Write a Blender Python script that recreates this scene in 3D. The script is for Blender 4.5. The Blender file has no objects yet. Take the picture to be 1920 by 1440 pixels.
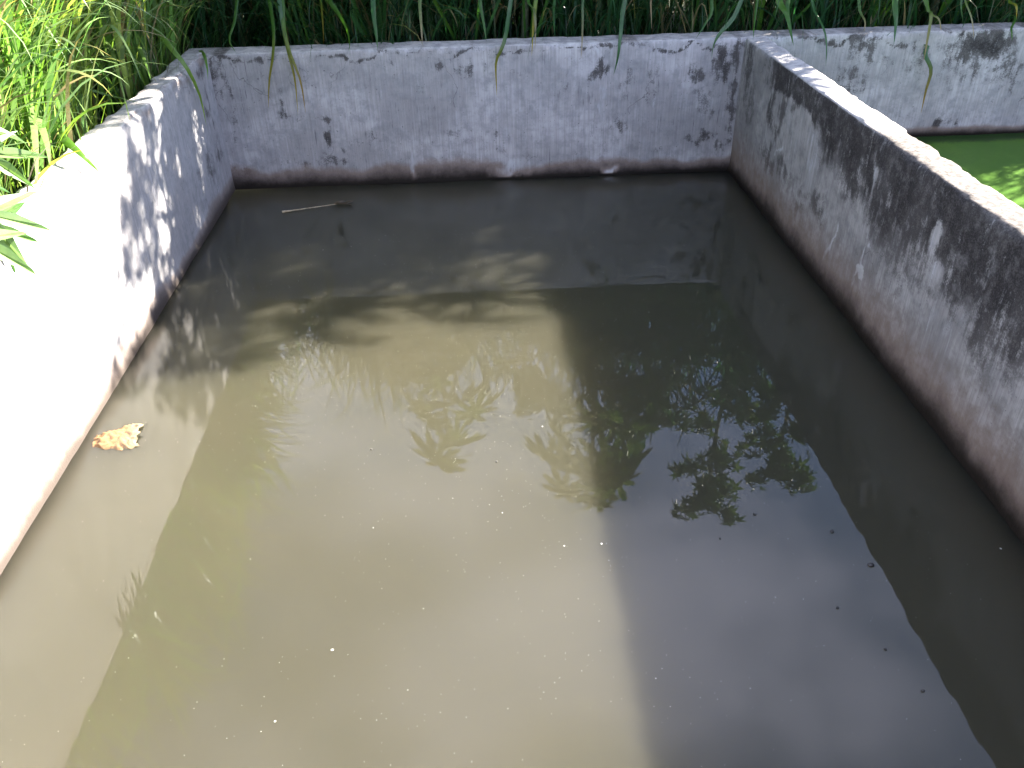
import bpy, math, random
import numpy as np
from mathutils import Vector, Matrix
random.seed(7); rng = np.random.default_rng(11)
S = bpy.context.scene
C = S.collection
R = math.radians

# ------------------------------------------------------------------ camera
CAM = np.array([1.710, -5.871, 2.130]); FPX = 1560.3
YAW, PITCH, ROLL = R(2.506), R(33.794), R(-1.303)
fw = np.array([math.sin(YAW)*math.cos(PITCH), math.cos(YAW)*math.cos(PITCH), -math.sin(PITCH)])
r0 = np.array([math.cos(YAW), -math.sin(YAW), 0.0]); u0 = np.cross(r0, fw)
rt = r0*math.cos(ROLL)+u0*math.sin(ROLL); up = -r0*math.sin(ROLL)+u0*math.cos(ROLL)
cd = bpy.data.cameras.new('camera'); cam = bpy.data.objects.new('camera', cd); C.objects.link(cam)
M = Matrix.Identity(4)
for i in range(3):
    M[i][0] = rt[i]; M[i][1] = up[i]; M[i][2] = -fw[i]; M[i][3] = CAM[i]
cam.matrix_world = M
cd.lens = 36*FPX/1920; cd.sensor_width = 36; cd.clip_start = .05; cd.clip_end = 3000
S.camera = cam
def at(u, v, ax, val):
    """real position of a photographed point that lies on the plane  axis = val"""
    d = fw + rt*(u-960)/FPX + up*(720-v)/FPX
    return CAM + d*((val-CAM[ax])/d[ax])

# ------------------------------------------------------------------ light
SUN_AZ, SUN_EL = R(63.5), R(28.8)          # azimuth from +Y towards +X
w = bpy.data.worlds.new('World'); S.world = w; w.use_nodes = True
nt = w.node_tree; nt.nodes.clear()
sky = nt.nodes.new('ShaderNodeTexSky'); sky.sky_type = 'NISHITA'; sky.sun_disc = False
sky.sun_elevation = SUN_EL; sky.sun_rotation = SUN_AZ
sky.air_density = .65; sky.dust_density = .6; sky.ozone_density = 1.5; sky.altitude = 300
SKY_STRENGTH = .05
tc = nt.nodes.new('ShaderNodeTexCoord'); mp = nt.nodes.new('ShaderNodeMapping')
mp.inputs['Scale'].default_value = (1, 1, 1.6); mp.inputs['Location'].default_value = (5.1, 8.3, 2.7)
cn = nt.nodes.new('ShaderNodeTexNoise'); cn.inputs['Scale'].default_value = 1.15
cn.inputs['Detail'].default_value = 5; cn.inputs['Roughness'].default_value = .52
cr = nt.nodes.new('ShaderNodeMapRange'); cr.interpolation_type = 'SMOOTHSTEP'
cr.inputs['From Min'].default_value = .47; cr.inputs['From Max'].default_value = .66
cr.inputs['To Min'].default_value = .0; cr.inputs['To Max'].default_value = .85
mx = nt.nodes.new('ShaderNodeMix'); mx.data_type = 'RGBA'
mx.inputs['B'].default_value = (7.6, 7.8, 10.0, 1)
bg = nt.nodes.new('ShaderNodeBackground'); bg.inputs['Strength'].default_value = SKY_STRENGTH
wo = nt.nodes.new('ShaderNodeOutputWorld')
L = nt.links.new
L(tc.outputs['Generated'], mp.inputs['Vector']); L(mp.outputs[0], cn.inputs['Vector'])
L(cn.outputs['Fac'], cr.inputs['Value']); L(cr.outputs[0], mx.inputs['Factor'])
L(sky.outputs[0], mx.inputs['A']); L(mx.outputs['Result'], bg.inputs['Color']); L(bg.outputs[0], wo.inputs[0])
sd = bpy.data.lights.new('sun', 'SUN'); sd.energy = 5; sd.angle = R(.53); sd.color = (1, .93, .83)
sun = bpy.data.objects.new('sun', sd); C.objects.link(sun)
sv = Vector((math.sin(SUN_AZ)*math.cos(SUN_EL), math.cos(SUN_AZ)*math.cos(SUN_EL), math.sin(SUN_EL)))
sun.rotation_euler = sv.to_track_quat('Z', 'Y').to_euler(); sun.location = sv*30
S.view_settings.view_transform = 'Standard'; S.view_settings.look = 'None'
S.view_settings.gamma = 1; S.view_settings.use_curve_mapping = False
S.view_settings.exposure = 3.5
S.cycles.use_denoising = True; S.cycles.max_bounces = 10; S.cycles.sample_clamp_indirect = 12
S.cycles.transparent_max_bounces = 8

# ------------------------------------------------------------------ node helper
class Mat:
    def __init__(s, name):
        s.m = bpy.data.materials.new(name); s.m.use_nodes = True
        s.t = s.m.node_tree; s.t.nodes.clear()
        s.out = s.n('ShaderNodeOutputMaterial')
        s.bs = s.n('ShaderNodeBsdfPrincipled'); s.l(s.bs.outputs[0], s.out.inputs[0])
    def n(s, t, **k):
        x = s.t.nodes.new(t)
        for a, v in k.items(): setattr(x, a, v)
        return x
    def l(s, a, b): s.t.links.new(a, b)
    def put(s, sock, v):
        if hasattr(v, 'is_output') or isinstance(v, bpy.types.NodeSocket): s.l(v, sock)
        else:
            if isinstance(v, (tuple, list)) and len(v) == 3 and sock.type == 'RGBA': v = (*v, 1)
            sock.default_value = v
    def math(s, op, a, b=0.0, c=None, clamp=False):
        x = s.n('ShaderNodeMath', operation=op, use_clamp=clamp)
        s.put(x.inputs[0], a); s.put(x.inputs[1], b)
        if c is not None: s.put(x.inputs[2], c)
        return x.outputs[0]
    def ss(s, v, a, b, lo=0.0, hi=1.0):
        x = s.n('ShaderNodeMapRange', interpolation_type='SMOOTHSTEP')
        s.put(x.inputs['Value'], v); s.put(x.inputs['From Min'], a); s.put(x.inputs['From Max'], b)
        s.put(x.inputs['To Min'], lo); s.put(x.inputs['To Max'], hi); return x.outputs[0]
    def mix(s, f, a, b, mode='MIX'):
        x = s.n('ShaderNodeMix', data_type='RGBA', blend_type=mode)
        s.put(x.inputs['Factor'], f); s.put(x.inputs['A'], a); s.put(x.inputs['B'], b); return x.outputs['Result']
    def pos(s, scale=(1, 1, 1), loc=(0, 0, 0)):
        g = s.n('ShaderNodeNewGeometry'); m = s.n('ShaderNodeMapping')
        m.inputs['Scale'].default_value = scale; m.inputs['Location'].default_value = loc
        s.l(g.outputs['Position'], m.inputs['Vector']); return m.outputs[0]
    def noise(s, sc, det=4, rough=.55, scale=(1, 1, 1), loc=(0, 0, 0), dist=0):
        x = s.n('ShaderNodeTexNoise'); x.inputs['Scale'].default_value = sc
        x.inputs['Detail'].default_value = det; x.inputs['Roughness'].default_value = rough
        x.inputs['Distortion'].default_value = dist
        s.l(s.pos(scale, loc), x.inputs['Vector']); return x.outputs['Fac']
    def attr(s, name):
        a = s.n('ShaderNodeAttribute'); a.attribute_name = name; return a
    def bump(s, h, strength, dist):
        b = s.n('ShaderNodeBump'); b.inputs['Strength'].default_value = strength
        b.inputs['Distance'].default_value = dist; s.l(h, b.inputs['Height'])
        s.l(b.outputs[0], s.bs.inputs['Normal'])

def hashn(ix, iy, seed):
    h = (ix.astype(np.int64)*374761393 + iy.astype(np.int64)*668265263 + seed*1442695041) & 0xffffffff
    h = ((h ^ (h >> 13))*1274126177) & 0xffffffff
    return ((h ^ (h >> 16)) & 0xffff)/65535.0
def vn(x, y, seed=0):
    ix = np.floor(x); iy = np.floor(y); fx = x-ix; fy = y-iy
    fx = fx*fx*(3-2*fx); fy = fy*fy*(3-2*fy)
    a = hashn(ix, iy, seed); b = hashn(ix+1, iy, seed); c = hashn(ix, iy+1, seed); d = hashn(ix+1, iy+1, seed)
    return (a*(1-fx)+b*fx)*(1-fy)+(c*(1-fx)+d*fx)*fy
def fbm(x, y, seed=0, o=4):
    r = 0; a = .5; t = 0
    for i in range(o):
        r = r + a*vn(x*2**i, y*2**i, seed+i*17); t += a; a *= .5
    return r/t

def mesh_np(name, V, F, mats, cols=None, smooth=True, attr='tint'):
    me = bpy.data.meshes.new(name); V = np.asarray(V, np.float32); F = np.asarray(F, np.int32)
    me.vertices.add(len(V)); me.vertices.foreach_set('co', V.ravel())
    k = F.shape[1]; me.loops.add(F.size); me.loops.foreach_set('vertex_index', F.ravel())
    me.polygons.add(len(F)); me.polygons.foreach_set('loop_start', np.arange(len(F), dtype=np.int32)*k)
    me.polygons.foreach_set('loop_total', np.full(len(F), k, np.int32))
    me.polygons.foreach_set('use_smooth', np.full(len(F), smooth))
    me.update(calc_edges=True)
    for m in (mats if isinstance(mats, (list, tuple)) else [mats]): me.materials.append(m)
    if cols is not None:
        a = me.color_attributes.new(attr, 'FLOAT_COLOR', 'POINT')
        cc = np.ones((len(V), 4), np.float32); cc[:, :cols.shape[1]] = cols
        a.data.foreach_set('color', cc.ravel())
    return me
def link(name, me, parent=None, loc=None):
    o = bpy.data.objects.new(name, me); C.objects.link(o)
    if parent: o.parent = parent
    if loc is not None: o.location = loc
    return o
def tag(o, label=None, cat=None, group=None, kind=None):
    for k, v in (('label', label), ('category', cat), ('group', group), ('kind', kind)):
        if v: o[k] = v
    return o
def box_me(name, lo, hi, mat):
    x0, y0, z0 = lo; x1, y1, z1 = hi
    V = [(x0,y0,z0),(x1,y0,z0),(x1,y1,z0),(x0,y1,z0),(x0,y0,z1),(x1,y0,z1),(x1,y1,z1),(x0,y1,z1)]
    F = [(0,3,2,1),(4,5,6,7),(0,1,5,4),(1,2,6,5),(2,3,7,6),(3,0,4,7)]
    return mesh_np(name, V, F, mat, smooth=False)

# ------------------------------------------------------------------ materials
def concrete(name, base=(.36, .355, .37), base2=(.27, .262, .28), seed=0, edge=(.28, .86), wetc=(.20, .145, .118), wetd=(.012, .009, .007)):
    m = Mat(name); st = m.attr('stain')
    sep = m.n('ShaderNodeSeparateColor'); m.l(st.outputs['Color'], sep.inputs[0])
    dk, pale, wet = sep.outputs[0], sep.outputs[1], sep.outputs[2]
    L0 = (seed*3.1, seed*1.7, 0)
    vs = (1, 1, .13)
    n_big = m.noise(2.2, 4, .6, loc=L0)
    n_str = m.noise(26, 5, .65, scale=vs, loc=L0)
    n_str2 = m.noise(60, 4, .7, scale=(1, 1, .07), loc=L0)
    n_mid = m.noise(14, 6, .68, loc=L0)
    n_fine = m.noise(120, 4, .7, loc=L0)
    c = m.mix(m.ss(n_big, .38, .62), base, base2)
    c = m.mix(m.ss(n_mid, .38, .72, 0, .75), c, (base2[0]*.66, base2[1]*.70, base2[2]*.72))
    c = m.mix(m.ss(n_str, .55, .78, 0, .5), c, (.47, .465, .48))
    # brush and rain streaks, hairline cracks
    n_v = m.noise(70, 4, .7, scale=(1, 1, .035), loc=L0); n_h = m.noise(30, 3, .6, scale=(.12, .12, 1), loc=L0)
    c = m.mix(m.ss(n_v, .38, .66, 0, .42), c, (base2[0]*.62, base2[1]*.60, base2[2]*.62))
    c = m.mix(m.ss(n_h, .60, .80, 0, .14), c, (.50, .485, .50))
    vo = m.n('ShaderNodeTexVoronoi', feature='DISTANCE_TO_EDGE'); vo.inputs['Scale'].default_value = 1.15
    wp = m.n('ShaderNodeVectorMath', operation='ADD'); nz = m.n('ShaderNodeTexNoise'); nz.inputs['Scale'].default_value = 3.5; nz.inputs['Detail'].default_value = 6
    sc_ = m.n('ShaderNodeVectorMath', operation='SCALE'); sc_.inputs['Scale'].default_value = .5
    m.l(m.pos(), nz.inputs['Vector']); m.l(nz.outputs['Color'], sc_.inputs[0]); m.l(m.pos((1, 1, .6), L0), wp.inputs[0]); m.l(sc_.outputs[0], wp.inputs[1]); m.l(wp.outputs[0], vo.inputs['Vector'])
    crk = m.math('MULTIPLY', m.ss(vo.outputs['Distance'], .0, .0045, 1, 0), m.ss(n_big, .50, .62))
    c = m.mix(m.math('MULTIPLY', crk, .7), c, (.07, .064, .066))
    # pale lime runs
    p = m.math('ADD', pale, m.math('MULTIPLY', m.math('SUBTRACT', n_str, .5), .9))
    p = m.math('ADD', p, m.math('MULTIPLY', m.math('SUBTRACT', n_mid, .5), .9))
    c = m.mix(m.ss(p, .38, .95, 0, .7), c, (.52, .515, .53))
    # black algae
    a = m.math('ADD', dk, m.math('MULTIPLY', m.math('SUBTRACT', n_str, .5), 1.3))
    a = m.math('ADD', a, m.math('MULTIPLY', m.math('SUBTRACT', n_mid, .5), 1.3))
    a = m.math('ADD', a, m.math('MULTIPLY', m.math('SUBTRACT', n_fine, .5), .9))
    am = m.math('MULTIPLY', m.ss(a, edge[0], edge[1]), m.ss(m.noise(9, 6, .72, loc=(5, 3, 1)), .25, .50, .55, 1))
    dv = m.math('ADD', m.math('MULTIPLY', n_fine, .35), m.math('ADD', m.math('MULTIPLY', n_str, .25), m.math('MULTIPLY', n_mid, .4)))
    dkc = m.mix(m.ss(m.math('SUBTRACT', dv, m.math('MULTIPLY', dk, .10)), .34, .60), (.014, .012, .012), (.115, .104, .100))
    c = m.mix(m.math('MULTIPLY', am, .97), c, dkc)
    # thin dark dribbles
    c = m.mix(m.math('MULTIPLY', m.ss(n_str2, .60, .70, 0, .75), m.ss(n_big, .45, .62)), c, (.08, .078, .085))
    # pits and specks
    sp = m.ss(m.noise(75, 2, .5, loc=L0), .70, .75)
    c = m.mix(m.math('MULTIPLY', sp, .65), c, (.05, .047, .05))
    # brown wet foot of the wall
    wn = m.math('ADD', wet, m.math('MULTIPLY', m.math('SUBTRACT', n_mid, .5), .38))
    c = m.mix(m.ss(wn, .04, .40, 0, .8), c, wetc)
    c = m.mix(m.ss(wn, .22, .95, 0, 1), c, wetd)
    g = m.n('ShaderNodeNewGeometry'); sx = m.n('ShaderNodeSeparateXYZ'); m.l(g.outputs['Normal'], sx.inputs[0])
    up_ = m.ss(sx.outputs[2], .55, .85)
    tcol = m.mix(m.ss(n_mid, .40, .62), (.47, .44, .42), (.30, .285, .275))
    tcol = m.mix(m.ss(n_fine, .52, .7, 0, .6), tcol, (.11, .10, .095))
    c = m.mix(up_, c, m.mix(m.ss(m.math('ADD', dk, m.math('MULTIPLY', m.math('SUBTRACT', n_fine, .5), .8)), .1, .9, 0, .93), tcol, m.mix(m.ss(m.noise(38, 5, .75, loc=L0), .38, .62), (.030, .026, .023), (.135, .115, .102))))
    m.l(c, m.bs.inputs['Base Color'])
    m.l(m.ss(wn, .6, .9, .9, .55), m.bs.inputs['Roughness']); m.bs.inputs['Specular IOR Level'].default_value = .12
    hgt = m.math('ADD', m.math('MULTIPLY', n_mid, .6), m.math('MULTIPLY', n_fine, .35))
    m.bump(m.math('ADD', hgt, m.math('MULTIPLY', n_str2, .15)), .55, .008)
    return m.m

def leafmat(name, trans=.35, rough=.42):
    m = Mat(name); a = m.attr('tint')
    n = m.noise(40, 3, .6)
    c = m.mix(m.ss(n, .3, .7, 0, .35), a.outputs['Color'], (.02, .04, .012))
    m.l(c, m.bs.inputs['Base Color']); m.bs.inputs['Roughness'].default_value = rough
    m.bs.inputs['Specular IOR Level'].default_value = .4
    t = m.n('ShaderNodeBsdfTranslucent'); hs = m.n('ShaderNodeHueSaturation')
    hs.inputs['Value'].default_value = 1.5; hs.inputs['Saturation'].default_value = 1.15
    m.l(a.outputs['Color'], hs.inputs['Color']); m.l(hs.outputs[0], t.inputs['Color'])
    mx = m.n('ShaderNodeMixShader'); mx.inputs[0].default_value = trans
    m.l(m.bs.outputs[0], mx.inputs[1]); m.l(t.outputs[0], mx.inputs[2]); m.l(mx.outputs[0], m.out.inputs[0])
    return m.m
M_GRASS = leafmat('grass_blade', .38, .30)
M_LEAF = leafmat('broad_leaf', .25, .45)

def plainmat(name, c1, c2, sc=30, rough=.8, bump=.3):
    m = Mat(name); n = m.noise(sc, 4, .6)
    m.l(m.mix(m.ss(n, .35, .65), c1, c2), m.bs.inputs['Base Color']); m.bs.inputs['Roughness'].default_value = rough
    m.bump(n, bump, .01); return m.m
M_STEM = plainmat('plant_stem', (.09, .12, .05), (.16, .15, .08), 30)
M_DRY = plainmat('dry_straw', (.38, .31, .20), (.24, .18, .11), 60)
M_BLACKSEED = plainmat('dark_seed', (.012, .010, .009), (.03, .025, .02), 90, .4)
M_SOIL = plainmat('soil', (.045, .042, .024), (.06, .075, .03), 5, .95, .8)

def watermat():
    m = Mat('murky_water'); b = m.bs
    n = m.noise(.8, 4, .55, dist=.8)
    c = m.mix(m.ss(n, .3, .7), (.0455, .0415, .0255), (.0405, .0380, .0240))
    m.l(c, b.inputs['Base Color'])
    b.inputs['Subsurface Weight'].default_value = 1
    b.inputs['Subsurface Radius'].default_value = (1.0, .95, .75)
    b.inputs['Subsurface Scale'].default_value = 2.2
    b.inputs['Roughness'].default_value = 0.0; b.inputs['IOR'].default_value = 1.40
    h = m.noise(2.5, 2, .5)
    m.bump(m.math('ADD', h, m.math('MULTIPLY', m.noise(16, 2, .5), .06)), .06, .012)
    return m.m
def algaemat():
    m = Mat('algae_water'); n = m.noise(1.4, 5, .6, dist=1.2); n2 = m.noise(60, 4, .7)
    c = m.mix(m.ss(n, .35, .65), (.048, .115, .012), (.065, .135, .015))
    c = m.mix(m.ss(n2, .40, .66, 0, .55), c, (.045, .10, .010)); c = m.mix(m.ss(m.noise(7, 5, .65), .55, .75, 0, .5), c, (.075, .145, .025))
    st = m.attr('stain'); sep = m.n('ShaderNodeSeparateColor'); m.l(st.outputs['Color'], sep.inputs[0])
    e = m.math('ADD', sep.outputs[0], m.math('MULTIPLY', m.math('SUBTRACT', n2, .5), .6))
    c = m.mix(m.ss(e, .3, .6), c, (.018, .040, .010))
    m.l(c, m.bs.inputs['Base Color']); m.bs.inputs['Roughness'].default_value = .35
    m.bs.inputs['Specular IOR Level'].default_value = .1
    m.bump(n2, .2, .004); return m.m

# ------------------------------------------------------------------ setting
W, T = 3.6, .155
RT0, RT1 = W+T, W+T+3.5           # second tank
FT = .22                          # far wall thickness
ZG = .62                          # ground level behind the walls
NEAR = -5.50
HL, HF, HR = .938, .921, .918
YB = NEAR-.25

def ground():
    x0, x1, y0, y1 = -.17, RT1+.16, YB, FT      # opening for the tanks
    xs = [-600, -60, -12, x0, x1, 20, 70, 600]; ys = [-600, -60, -12, y0, y1, 12, 60, 600]
    V = [(x, y, ZG) for y in ys for x in xs]; F = []
    n = len(xs)
    for j in range(n-1):
        for i in range(n-1):
            if i == 3 and j == 3: continue
            F.append((j*n+i, j*n+i+1, (j+1)*n+i+1, (j+1)*n+i))
    tag(link('ground', mesh_np('ground', V, F, M_SOIL, smooth=False)), kind='structure')
ground()
tag(link('pond_floor', box_me('pond_floor', (-.2, YB, -1.15), (RT1+.2, FT, -1.0), M_SOIL)), kind='structure')
tag(link('water', box_me('water', (-.08, NEAR-.05, -.85), (W+.08, .08, 0.0), watermat())), kind='structure')

# blobs of staining; every entry: s (metres along wall), z, rs, rz, strength, channel 0 dark / 1 pale / 2 wet
def stain_field(s, z, blobs, n):
    A = np.zeros((len(s), 3))
    s = s+(fbm(s*9, z*6, 201, 4)-.5)*.16+(fbm(s*30, z*14, 205, 3)-.5)*.05; z = z+(fbm(s*9+7, z*7, 202, 4)-.5)*.18
    for bs, bz, rs, rz, k, ch in blobs:
        q = ((s-bs)/rs)**2+((z-bz)/rz)**2
        A[:, ch] = np.maximum(A[:, ch], k*np.exp(-q**1.5)) if ch != 3 else A[:, ch]
    return A

def wall(name, s0, s1, prof, place, blobs, mat, label, wet, ds=.014, seed=0, rough=.004, chips=.005, extra=None):
    """prof: list of (d, z) across the wall, d measured from the inner face outwards; place(s,d,z)->xyz arrays"""
    prof = np.array(prof); n = max(2, int((s1-s0)/ds)); ss_ = np.linspace(s0, s1, n+1)
    P = len(prof); Sg = np.repeat(ss_, P); D = np.tile(prof[:, 0], n+1); Z = np.tile(prof[:, 1], n+1)
    ztop = prof[:, 1].max(); dmax = prof[:, 0].max()
    # low relief on the faces, worn upper edges
    rel = (fbm(Sg*5, Z*5+D*3, seed, 4)-.5)*rough*2 + (fbm(Sg*.9, Z*.7, seed+5, 2)-.5)*.008
    inner = (D < dmax*.5); sgn = np.where(inner, 1, -1)
    edge = np.exp(-((Z-ztop)/.02)**2)
    D2 = D + sgn*rel
    wear = np.maximum(0, fbm(Sg*9, D*4, seed+31, 4)-.45)*chips*9
    edg = np.minimum(np.abs(D), np.abs(D-dmax))
    rim = edge*np.exp(-(edg/.022)**2)
    D2 = D2+sgn*wear*rim*.9
    Z2 = Z - wear*rim*.6 + np.where(Z > .3, (fbm(Sg*2.5, D*6, seed+9, 4)-.5)*.005, 0)
    # plaster toe bulging out at the waterline
    toe = np.exp(-((Z-(-.02))/.055)**2)*(.007+.010*fbm(Sg*2, Z*0, seed+3, 2))
    D2 = D2 - np.where(inner, toe, 0)
    X, Y, ZZ = place(Sg, D2, Z2); V = np.stack([X, Y, ZZ], 1)
    A = stain_field(Sg, Z, blobs, n)
    wn = fbm(Sg*3.2, Z*0+2, seed+21, 4)
    wetv = np.clip(1.0-(Z-.004)/(wet*(.45+1.25*wn)), 0, 1)
    A[:, 2] = np.maximum(A[:, 2], wetv*np.where(inner, 1, .3))
    if extra is not None: extra(A, Sg, Z, inner)
    A = np.clip(A, 0, 1.3)
    i = np.arange(n)[:, None]*P; j = np.arange(P-1)[None, :]
    F = np.stack([i+j, i+j+1, i+P+j+1, i+P+j], -1).reshape(-1, 4)
    o = link('concrete_wall', mesh_np('concrete_wall', V, F, mat, A, attr='stain'))
    # end caps
    return tag(o, label, 'wall', kind='thing')

def wall_prof(th, zt, step=.013, zb=-.95):
    inn = [(0, zb), (0, -.3), (0, -.12)] + [(0, z) for z in np.arange(-.07, zt-.02, step)]
    topi = [(0, zt-.010), (.003, zt-.004), (.010, zt)]
    tops = [(d, zt) for d in np.arange(.022, th-.018, .012)]
    out = [(th-.010, zt), (th-.003, zt-.004), (th, zt-.010)] + [(th, z) for z in np.arange(zt-.03, .05, -.03)] + [(th, -.3), (th, zb)]
    return inn+topi+tops+out

# -- far wall (faces -Y; s = x)
def fw_(u, v): p = at(u, v, 1, 0); return p[0], p[2]
def mkb(f, lst):
    r = []
    for u, v, rs, rz, k, ch in lst:
        s, z = f(u, v); r.append((s, z, rs, rz, k, ch))
    return r
far_blobs = mkb(fw_, [
 (523,190,.04,.06,.55,0),(530,213,.035,.07,.62,0),(517,242,.03,.06,.5,0),(560,140,.03,.08,.5,0),(595,222,.03,.04,.45,0),
 (612,230,.03,.07,.55,0),(617,265,.04,.07,.68,0),(643,276,.05,.04,.6,0),(630,303,.14,.035,.55,0),(560,310,.10,.04,.42,0),
 (672,268,.07,.04,.40,0),(455,318,.10,.05,.45,0),(745,133,.035,.06,.55,0),(833,128,.05,.05,.50,0),(877,130,.11,.06,.55,0),(960,135,.08,.05,.4,0),
 (863,255,.10,.07,.34,0),(920,262,.06,.10,.36,0),(1013,240,.12,.10,.30,0),(1126,130,.05,.07,.66,0),(1162,240,.045,.10,.55,0),
 (1180,150,.08,.15,.40,0),(1225,150,.07,.2,.40,0),(1306,140,.06,.12,.55,0),(1354,118,.07,.17,.72,0),(1330,190,.1,.15,.4,0),(1325,247,.10,.05,.62,0),
 (1300,262,.10,.04,.55,0),(1350,275,.08,.07,.5,0),(1240,270,.10,.03,.42,0),(1129,272,.07,.06,.42,0),(1255,235,.06,.03,.35,0),
 (430,180,.03,.5,.5,0),(402,140,.05,.2,.62,0),(396,200,.03,.4,.6,0),(1372,200,.04,.6,.55,0),(1380,110,.05,.2,.6,0),(500,150,.05,.1,.4,0),(700,260,.06,.05,.45,0),(1060,160,.05,.06,.4,0),(560,230,.03,.04,.5,0),(800,275,.1,.03,.42,0),(950,280,.12,.03,.38,0),
 (753,225,.05,.12,.42,1),(773,300,.03,.13,.75,1),(967,312,.13,.05,.7,1),(1143,316,.05,.04,.8,1),(1123,98,.025,.09,.8,1),
 (1134,190,.03,.22,.62,1),(1100,185,.02,.2,.5,1),(1228,183,.018,.14,.6,1),(1292,169,.03,.12,.62,1),(1320,210,.02,.16,.5,1),
 (1070,150,.05,.18,.38,1),(1010,230,.2,.12,.35,1),(650,250,.05,.1,.4,1),(890,230,.3,.2,.25,1),(700,160,.02,.15,.4,1)])
for k in range(70):      # the ledge drip line
    s = rng.uniform(-.1, 7.4)
    far_blobs.append((s, HF-.03-rng.uniform(0, .02), rng.uniform(.08, .35), rng.uniform(.008, .024), rng.uniform(.4, .75), 0))
for k in range(26):      # second tank section: mottled algae
    s = rng.uniform(3.8, 7.3)
    far_blobs.append((s, HF-rng.uniform(.02, .35), rng.uniform(.05, .2), rng.uniform(.05, .22), rng.uniform(.35, .6), 0))
s_, z_ = fw_(1850, 80); far_blobs += [(s_, z_, .22, .13, .9, 0), (s_-.15, z_-.08, .18, .1, .6, 0)]
s_, z_ = fw_(1765, 230); far_blobs += [(s_, z_, .05, .08, .8, 0), (s_+.09, z_-.02, .03, .04, .7, 0)]
def far_extra(A, s, z, inner):
    pale = A[:, 1]
    A[:, 2] *= np.clip(1-pale*1.1*(z > .015), 0, 1)
    r = (s > W+.02)
    A[:, 2] = np.where(r, np.clip(1-(z-.20)/(.05+.05*fbm(s*5, z*0, 77, 3)), 0, 1), A[:, 2])
M_FAR = concrete('weathered_lime_concrete', (.46, .435, .435), (.32, .302, .300), 1, edge=(.36, .74))
wall('far', -.165, RT1+.16, wall_prof(FT, HF), lambda s, d, z: (s, d, z), far_blobs, M_FAR,
     'far pale grey concrete wall with dark drips, tall grass hanging over its top', .15, seed=3, extra=far_extra)

# -- dividing wall at the right (inner face x = W, faces -X; s = -y)
def rw_(u, v): p = at(u, v, 0, W); return -p[1], p[2]
right_blobs = mkb(rw_, [
 (1406,120,.14,.35,.62,0),(1408,200,.10,.35,.50,0),(1447,200,.10,.15,.75,0),(1455,250,.08,.12,.7,0),(1468,205,.06,.16,.62,0),
 (1440,300,.22,.10,.62,0),(1470,325,.20,.08,.6,0),(1425,345,.1,.06,.4,0),(1505,180,.16,.10,.8,0),(1500,370,.20,.12,.55,0),(1535,390,.18,.10,.62,0),
 (1560,235,.18,.26,.95,0),(1600,270,.22,.24,.95,0),(1595,330,.16,.16,.8,0),(1640,300,.22,.26,.95,0),(1660,390,.22,.22,.85,0),
 (1700,340,.22,.30,.98,0),(1720,430,.25,.22,.75,0),(1680,480,.25,.16,.55,0),(1780,400,.25,.34,.98,0),(1830,470,.25,.34,.98,0),(1800,520,.2,.2,.62,0),
 (1880,520,.22,.36,.98,0),(1915,600,.22,.32,.8,0),(1915,480,.25,.3,1,0),(1860,560,.2,.25,.75,0),(1740,520,.2,.15,.48,0),
 (1500,240,.08,.22,.5,1),(1525,300,.14,.26,.62,1),(1567,425,.025,.06,.9,1),(1556,465,.018,.12,.9,1),(1629,444,.02,.06,.8,1),(1611,510,.016,.2,1,1),
 (1490,150,.1,.08,.3,1),(1762,450,.05,.15,.62,1),(1753,525,.07,.07,.60,1),(1805,585,.08,.12,.52,1),(1700,560,.20,.09,.42,1),
 (1780,640,.28,.11,.45,1),(1891,711,.25,.16,.42,1),(1640,330,.03,.14,.7,1),(1460,285,.15,.02,.8,1)])
def right_extra(A, s, z, inner):
    band = np.clip((z-(HR-.13-.17*fbm(s*4, z*0, 91, 4)))/.05, 0, 1)*np.clip((s-.30)/.4, 0, 1)
    A[:, 0] = np.maximum(A[:, 0], .85*band)
    near = np.clip((s-3.0)/.6, 0, 1)*np.clip((z-.38-.2*fbm(s*2, z*0, 5, 3))/.2, 0, 1)
    A[:, 0] = np.maximum(A[:, 0], .85*near)
    A[:, 0] = A[:, 0]*(1-np.clip((A[:, 1]-.3)/.3, 0, 1)*.6)
    top = inner & (z > HR-.006)
    A[:, 2] = np.maximum(A[:, 2], .48*np.clip(1-(z-.02)/.40, 0, 1)*inner)
    A[:, 2] = np.where(inner, A[:, 2], np.clip(1-(z-.2)/.1, 0, 1))
    isT = z > HR-.008
    A[:, 0] = np.where(isT, np.clip((s-1.65)/.6, 0, 1)*.9, np.where(~inner, 0, A[:, 0]))
M_RIGHT = concrete('algae_streaked_concrete', (.35, .332, .322), (.225, .212, .207), 2)
wall('right', -.004, -NEAR+.01, wall_prof(T, HR), lambda s, d, z: (W+d, -s, z), right_blobs, M_RIGHT,
     'dividing concrete wall between the murky tank and green tank, black algae streaks down its face', .17, seed=13, extra=right_extra)

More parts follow.
